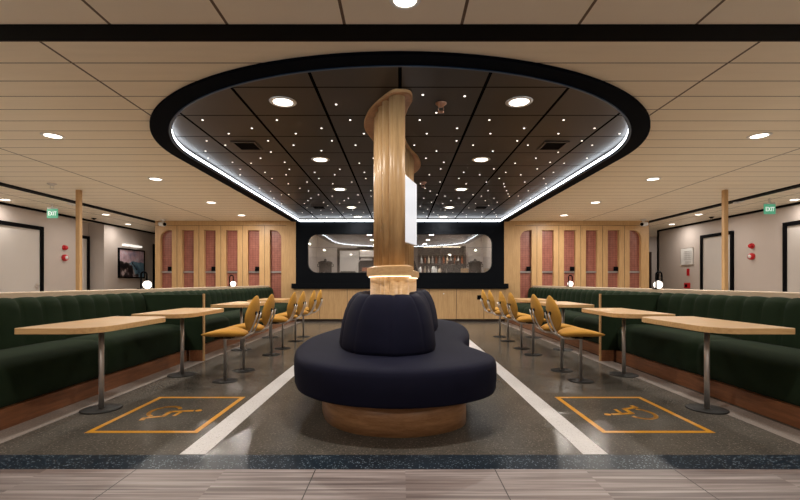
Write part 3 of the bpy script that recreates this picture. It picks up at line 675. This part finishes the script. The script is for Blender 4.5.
MB().rings([shift(offset(COLP, CN, 0.06, 1.13)), shift(offset(COLP, CN, 0.094, 1.14)), shift(offset(COLP, CN, 0.094, 1.215)), shift(offset(COLP, CN, 0.06, 1.228))], smooth=False).build('collar', 'oak_band', col)
fl2 = [0.042+0.016*abs(math.sin(PI*nf*2*i/1280)) for i in range(1280)]
MB().rings([shift(offset(COLP, CN, fl2, 0.45)), shift(offset(COLP, CN, fl2, 1.132))], smooth=True).build('neck', 'oak_band', col)
m = MB(); a = shift(offset(COLP, CN, 0.064, 1.1285)); b = shift(offset(COLP, CN, 0.076, 1.1285)); c = shift(offset(COLP, CN, 0.076, 1.1235)); d2 = shift(offset(COLP, CN, 0.064, 1.1235))
m.rings([a, b, c, d2, a], False, False); m.build('light_strip', 'led_warm', col)['label'] = 'warm light strip hidden under the oak collar'
# display
t = thing('display_screen', 'white upright display panel mounted on the right side of the column', 'screen', (0.112, 5.24, 1.915), 0)
ang = math.atan2(0.5, 0.147)
t.rotation_euler = (0, 0, ang)
MB().box(-0.27, 0.27, -0.022, 0.022, -0.39, 0.38).build('casing', 'white', t, 0.004)
MB().box(-0.262, 0.262, -0.0235, -0.022, -0.382, 0.372).build('panel', 'screen', t)
MB().box(-0.1, 0.1, 0.022, 0.06, -0.12, 0.12).build('bracket', 'dark_metal', t)

# ------------------------------------------------------------ serpentine sofa
sofa = thing('serpentine_sofa', 'large navy S-shaped sofa with tufted back around the oak column', 'sofa', (0, 4.9, 0))
def sh2(r): return [(x, y-4.9, z) for x, y, z in r]
SP, SL = closed_spline([(-0.03, 2.81), (-0.44, 2.925), (-0.74, 3.24), (-0.893, 3.75), (-0.94, 4.25), (-0.92, 4.75), (-0.83, 5.25), (-0.70, 5.8), (-0.54, 6.4), (-0.26, 6.9),
    (0.14, 7.08), (0.52, 6.92), (0.77, 6.5), (0.85, 5.95), (0.83, 5.35), (0.745, 4.8), (0.63, 4.35), (0.625, 4.0), (0.70, 3.68), (0.735, 3.38), (0.62, 3.1), (0.34, 2.89)], 360)
SN = normals2(SP)
prof = [(-0.035, 0.256), (-0.008, 0.262), (0, 0.283), (0.006, 0.38), (0.004, 0.455), (-0.006, 0.485), (-0.025, 0.502), (-0.07, 0.51), (-0.2, 0.512)]
MB().rings([sh2(offset(SP, SN, d, z)) for d, z in prof], True, True).build('seat_cushion', 'navy', sofa)
MB().rings([sh2(offset(SP, SN, -0.225, 0.0)), sh2(offset(SP, SN, -0.225, 0.258))], True, True, True).build('base', 'oak_ring', sofa)['label'] = 'curved oak plinth set back under the seat'
BP, BL = closed_spline([(-0.09, 3.34), (-0.34, 3.45), (-0.50, 3.78), (-0.55, 4.2), (-0.55, 4.7), (-0.48, 5.2), (-0.41, 5.7), (-0.32, 6.15), (-0.14, 6.52),
    (0.1, 6.64), (0.34, 6.5), (0.46, 6.1), (0.47, 5.6), (0.42, 5.15), (0.325, 4.75), (0.28, 4.4), (0.295, 4.05), (0.29, 3.70), (0.20, 3.46), (0.04, 3.35)], 480)
BN = normals2(BP)
nt = 24
tu = [abs(math.sin(PI*nt*i/480))**0.45 for i in range(480)]
rings = []
for d, z, k in [(0, 0.50, 0.2), (0.012, 0.54, .6), (0.005, 0.62, 1), (-0.01, 0.72, 1), (-0.036, 0.82, 1), (-0.07, 0.90, 1), (-0.105, 0.95, .9), (-0.145, 0.978, .7), (-0.18, 0.972, .5), (-0.197, 0.93, .3), (-0.20, 0.85, 0)]:
    off = [d-0.012*k*(1-tu[i]) for i in range(480)]
    zz = [z-(0.010*k*(1-tu[i]) if z > 0.88 else 0) for i in range(480)]
    r = offset(BP, BN, off, z); rings.append(sh2([(x, y, zz[i]) for i, (x, y, _) in enumerate(r)]))
MB().rings(rings, True, True).build('backrest', 'navy', sofa)['label'] = 'domed channel tufted navy backrest'

# ------------------------------------------------------------ benches, dividers, half walls
def bench(s, y0, y1, label, group):
    cy = (y0+y1)/2; L = (y1-y0)/2-0.004
    t = thing('banquette', label, 'bench', (-3.2 if s < 0 else 3.24, cy, 0), 0, group)
    X = lambda x: s*(x-3.2)
    MB().box(X(2.885), X(3.5), -L, L, 0.002, 0.15).build('plinth', 'oak_long', t)['label'] = 'low reddish oak plinth'
    # seat cushions
    ns = max(1, round((y1-y0)/1.6)); w = 2*L/ns
    for q in range(ns):
        ya = -L+q*w; G = []
        prof = [(2.92, 0.155), (2.895, 0.20), (2.885, 0.30), (2.89, 0.40), (2.915, 0.46), (2.965, 0.497), (3.04, 0.512), (3.15, 0.515), (3.30, 0.51), (3.42, 0.50)]
        ys = [0.0, 0.012, 0.035, 0.08, 0.16] ; ys = [v for v in ys]+[w/2]+[w-v for v in reversed(ys)]
        for (x, z) in prof:
            row = []
            for v in ys:
                e = min(v, w-v); k = math.sqrt(max(0, 1-min(1, e/0.06)))**1.0
                row.append((X(x+0.016*k*(1 if x < 3.2 else 0)), ya+v, z-0.012*k*(1 if z > 0.25 else 0)))
            G.append(row)
        G.append([(X(3.42), p[1], 0.155) for p in G[-1]]); G.append([(p[0], p[1], 0.155) for p in G[0]])
        m = MB(); m.grid(G)
        nn = len(G[0])
        m.add([r[0] for r in G], [tuple(range(len(G)))]); m.add([r[-1] for r in G], [tuple(range(len(G)))])
        m.build('seat_cushion', 'green', t)
    nc = max(2, round((y1-y0)/0.25)); w = 2*L/nc; G = []
    prof = [(3.40, 0.48, .4), (3.40, 0.58, 1), (3.415, 0.70, 1), (3.43, 0.82, 1), (3.445, 0.882, 1), (3.475, 0.920, 1), (3.51, 0.935, .8), (3.545, 0.927, .3), (3.555, 0.885, 0)]
    for x, z, k in prof:
        row = []
        for q in range(nc*10+1):
            b = abs(math.sin(PI*q/10))**0.5
            row.append((X(x+0.022*k*(1-b)), -L+w*q/10, z-(0.016*k*(1-b) if z > 0.88 else 0)))
        G.append(row)
    G.append([(X(3.555), p[1], 0.48) for p in G[-1]]); G.append(list(G[0]))
    m = MB(); m.grid(G); m.add([r[0] for r in G[:-1]], [tuple(range(len(G)-1))]); m.add([r[-1] for r in G[:-1]], [tuple(range(len(G)-1))])
    m.build('backrest', 'green', t)['label'] = 'vertically channelled dark green backrest'
for s, side in ((-1, 'left'), (1, 'right')):
    bench(s, 2.78, 5.96, 'near dark green channelled bench along the %s side, by the wheelchair space' % side, 'dark green banquettes')
    bench(s, 6.02, ZW-0.02, 'far dark green channelled bench along the %s side, beyond the divider' % side, 'dark green banquettes')
    dv = thing('bench_divider', 'thin oak edged divider between the near and far %s green benches' % side, 'divider', (-2.66 if s < 0 else 2.715, 5.99, 0), 0, 'bench dividers')
    MB().box(0, s*0.02, -0.015, 0.015, 0.003, 0.915).build('edge_strip', 'oak_band', dv)['label'] = 'pale oak edge strip facing the aisle'
    MB().box(s*0.0205, s*0.86, -0.026, 0.026, 0.152, 0.905).build('upholstered_panel', 'green', dv, 0.006)
    MB().box(s*0.0205, s*0.19, -0.02, 0.02, 0.003, 0.1515).build('foot_panel', 'oak_long', dv)
    hw = thing('half_wall', 'low partition with pale wood top running behind the %s green benches' % side, 'partition', (-3.66 if s < 0 else 3.70, 2.78, 0), 0, 'half walls')
    MB().box(-0.1, 0.1, 0, 9.2, 0, 0.91).build('body', 'wall', hw)
    MB().box(-s*0.102, s*0.12, 0, 9.2, 0.91, 0.978).build('top_ledge', 'pale_cap', hw, 0.006)

# ------------------------------------------------------------ tables
def make_table():
    t = thing('dining_table', '', 'table')
    mb = MB(); pol = rrect(-0.29, 0.29, -0.56, 0.56, (0.02, 0.2, 0.2, 0.02), 10)   # rounded corners on +x
    mb.rings([[(x, y, 0.697) for x, y in pol], [(x, y, 0.741) for x, y in pol]], smooth=False)
    mb.build('tabletop', 'oak_flat', t, 0.003)
    MB().lathe([(0.021, 0.012), (0.021, 0.697)], (-0.035, -0.0, 0), n=20).build('pole', 'chrome', t)
    MB().lathe([(0.155, 0), (0.155, 0.004), (0.145, 0.008), (0.05, 0.012)], (-0.035, 0, 0), n=36).build('base_disc', 'dark_metal', t)
    MB().box(-0.12, 0.12, -0.12, 0.12, 0.690, 0.6965).build('mounting_plate', 'dark_metal', t)
    return t
TY = [(3.72, 'nearest'), (5.10, 'second'), (7.0, 'third'), (8.55, 'farthest')]
tab0 = None
for s, side in ((-1, 'left'), (1, 'right')):
    for i, (y, w) in enumerate(TY):
        o = make_table() if tab0 is None else copy_tree(tab0)
        if tab0 is None: tab0 = o
        o.location = (s*2.49 if s < 0 else 2.56, y, 0.0022); o.rotation_euler = (0, 0, 0 if s < 0 else PI)
        o['label'] = '%s oak topped table on the %s, %s' % (w, side, ['beside the wheelchair floor marking', 'just before the bench divider', 'just beyond the bench divider', 'last before the oak wall'][i])
        o['category'] = 'table'; o['group'] = 'oak tables along the benches'

# ------------------------------------------------------------ chairs (facing -x, origin under the pedestal)
def leaf(cfun, n_u, rings_n, parent, name, mat):
    pass
def make_chair():
    t = thing('swivel_chair', '', 'chair')
    # seat: thick leaf shaped pad, long axis x, front tip at -x
    def half_w(u):                       # u 0 front .. 1 back
        return 0.235*(math.sin(PI*min(1, max(0, u))**0.8))**0.55
    m = MB(); NU = 22; NV = 16; rings = []
    for i in range(NU+1):
        u = 0.5-0.5*math.cos(PI*(i/NU)); u = min(max(u, 0.004), 0.996)
        x = -0.235+0.49*u; hw = max(0.006, half_w(u))
        zc = 0.508+0.028*math.sin(PI*u**1.3); th = 0.052*(math.sin(PI*u)**0.6)*(0.65+0.5*u)+0.004
        ring = []
        for k in range(NV):
            a = 2*PI*k/NV; cy = math.cos(a); sz = math.sin(a)
            dish = 0.012*(cy*cy)*(hw/0.235)
            ring.append((x, hw*cy, zc+th*sz*(1 if sz < 0 else 0.8)+dish))
        rings.append(ring)
    m.rings(rings); m.build('seat', 'mustard', t)
    # backrest: ovate pad leaning back
    rings = []
    for i in range(NU+1):
        u = 0.5-0.5*math.cos(PI*(i/NU)); u = min(max(u, 0.004), 0.996)
        z = 0.545+0.385*u; hw = max(0.005, 0.205*(math.sin(PI*u**0.92))**0.6)
        xc = 0.268+0.075*u+0.02*math.sin(PI*u); th = 0.024*(math.sin(PI*u)**0.5)+0.003
        ring = []
        for k in range(NV):
            a = 2*PI*k/NV; ring.append((xc+th*math.sin(a)-0.035*(math.cos(a)*hw/0.205)**2, hw*math.cos(a), z))
        rings.append(ring)
    MB().rings(rings).build('backrest', 'mustard', t)
    for q in (-1, 1):
        pts = [(0.0, q*0.05, 0.475), (0.12, q*0.06, 0.462), (0.22, q*0.065, 0.475), (0.285, q*0.065, 0.52), (0.325, q*0.062, 0.60), (0.355, q*0.06, 0.68), (0.368, q*0.058, 0.74)]
        MB().tube(pts, 0.009, 8).build('back_support', 'chrome', t)
        MB().lathe([(0.02, 0), (0.02, 0.012)], (0, 0, 0), 12).build('fixing', 'dark_metal', t, loc=(0.352, q*0.058, 0.74)).rotation_euler = (0, PI/2, 0)
    MB().lathe([(0.0155, 0.012), (0.0155, 0.44), (0.024, 0.448), (0.024, 0.47)], n=18).build('pedestal', 'chrome', t)
    MB().box(-0.09, 0.09, -0.07, 0.07, 0.468, 0.478).build('seat_plate', 'dark_metal', t)
    MB().lathe([(0.13, 0), (0.13, 0.004), (0.12, 0.008), (0.03, 0.012)], n=32).build('base_disc', 'dark_metal', t)
    return t
ch0 = None
tn = {1: 'second', 2: 'third', 3: 'farthest'}
for s, side in ((-1, 'left'), (1, 'right')):
    for i in (1, 2, 3):
        for dy, w in ((-0.29, 'near'), (0.29, 'far')):
            yy = {1: (4.78, 5.35), 2: (6.5, 7.12), 3: (8.0, 8.65)}[i][0 if dy < 0 else 1]
            o = make_chair() if ch0 is None else copy_tree(ch0)
            if ch0 is None: ch0 = o
            o.location = (-1.90 if s < 0 else 1.965, yy, 0.0005); o.rotation_euler = (0, 0, 0 if s < 0 else PI)
            o['label'] = 'mustard swivel chair on a steel pedestal, the %s one at the %s %s table' % (w, tn[i], side)
            o['category'] = 'chair'; o['group'] = 'mustard swivel chairs'

# ------------------------------------------------------------ globe lamps on the half walls
def globe_lamp(x, y, label):
    t = thing('globe_lamp', label, 'lamp', (x, y, 0.979), 0, 'globe lamps on the half walls')
    r = 0.04; pts = [(-r, 0, 0.006), (-r, 0, 0.20)]+[(-r*math.cos(a), 0, 0.20+r*math.sin(a)) for a in [PI*k/10 for k in range(1, 10)]]+[(r, 0, 0.20), (r, 0.0, 0.11)]
    MB().tube(pts, 0.012, 10).build('arch', 'black', t)
    MB().lathe([(0.05, 0), (0.05, 0.008)], (-r, 0, 0), 20).build('base', 'black', t)
    n = 12; pr = [(0.056*math.sin(PI*k/n)+0.0008, 0.058-0.056*math.cos(PI*k/n)) for k in range(n+1)]
    MB().lathe(pr, (r*0.45, 0.05, 0), 24).build('globe', 'globe', t)['label'] = 'glowing white glass globe'
for s, side in ((-1, 'left'), (1, 'right')):
    globe_lamp(-3.62 if s < 0 else 3.66, 6.22, 'small black arched lamp with a glowing globe on the %s ledge, the nearer one' % side)
    globe_lamp(-3.62 if s < 0 else 3.66, 9.45, 'small black arched lamp with a glowing globe on the %s ledge, the farther one' % side)

# ------------------------------------------------------------ wheelchair floor markings
def marking(cx, cy, rz, side):
    t = thing('wheelchair_marking', 'yellow outlined wheelchair symbol painted on the dark floor, on the %s' % side, 'floor marking', (cx, cy, 0.0006), rz, 'wheelchair floor markings')
    w, d, l = 0.402, 0.49, 0.04; h = 0.0015
    MB().box(-w, w, -d, -d+l, 0, h).box(-w, w, d-l, d, 0, h).box(-w, -w+l, -d+l, d-l, 0, h).box(w-l, w, -d+l, d-l, 0, h).build('border', 'yellow', t)
    # symbol drawn with "up" = +x, "right" = -y
    P = lambda r, u: (u*0.88-0.035, -r*1.1, 0)
    def stroke(m, pts, wd):
        for a, b in zip(pts[:-1], pts[1:]):
            A, B = Vector(P(*a)), Vector(P(*b)); dv = (B-A).normalized(); nn = Vector((-dv.y, dv.x, 0))*wd/2; A2 = A-dv*wd*0.3; B2 = B+dv*wd*0.3
            q = [A2+nn, A2-nn, B2-nn, B2+nn]
            m.add([(p.x, p.y, 0) for p in q]+[(p.x, p.y, h) for p in q], [(0, 1, 2, 3), (4, 5, 6, 7), (0, 1, 5, 4), (1, 2, 6, 5), (2, 3, 7, 6), (3, 0, 4, 7)])
    m = MB()
    stroke(m, [(-0.03+0.125*math.cos(math.radians(a)), -0.085+0.125*math.sin(math.radians(a))) for a in range(125, 350, 15)], 0.032)
    m.build('wheel', 'yellow', t)
    m = MB(); stroke(m, [(-0.045, 0.17), (-0.02, -0.02), (0.09, -0.02), (0.135, -0.16), (0.175, -0.15)], 0.036); stroke(m, [(-0.03, 0.08), (0.075, 0.075)], 0.026)
    m.build('seated_figure', 'yellow', t)
    c = P(-0.05, 0.225); MB().lathe([(0.027, 0), (0.027, h)], c, 20, False).build('head', 'yellow', t)
marking(-1.847, 3.625, 0, 'left'); marking(1.847, 3.625, PI, 'right')

# ------------------------------------------------------------ small pieces hang under the part that carries them
NEST = {('door', 'handle'): 'leaf', ('swivel_chair', 'fixing'): 'backrest', ('dining_table', 'mounting_plate'): 'tabletop', ('evacuation_plan', 'plan_drawing'): 'board',
        ('coffee_urn', 'tap'): 'body', ('coffee_urn', 'handle'): 'body', ('fluted_column', 'capital_edge'): 'capital', ('fluted_column', 'light_strip'): 'collar',
        ('fire_call_point', 'button_plate'): 'housing', ('alarm_sounder', 'centre'): 'body', ('exit_sign', 'lettering'): 'panel', ('downlight', 'lens'): 'rim',
        ('espresso_machine', 'drip_panel'): 'body', ('display_screen', 'panel'): 'casing', ('security_camera', 'lens'): 'housing', ('air_vent', 'grille'): 'frame'}
for root in [o for o in S.objects if o.parent is None]:
    kind = root.name.split('.')[0]; kind = 'door' if kind.startswith('door_') else kind
    kids = list(root.children)
    for c in kids:
        to = NEST.get((kind, c.name.split('.')[0]))
        if to:
            host = [k for k in kids if k.name.split('.')[0] == to]
            if host: c.parent = host[0]
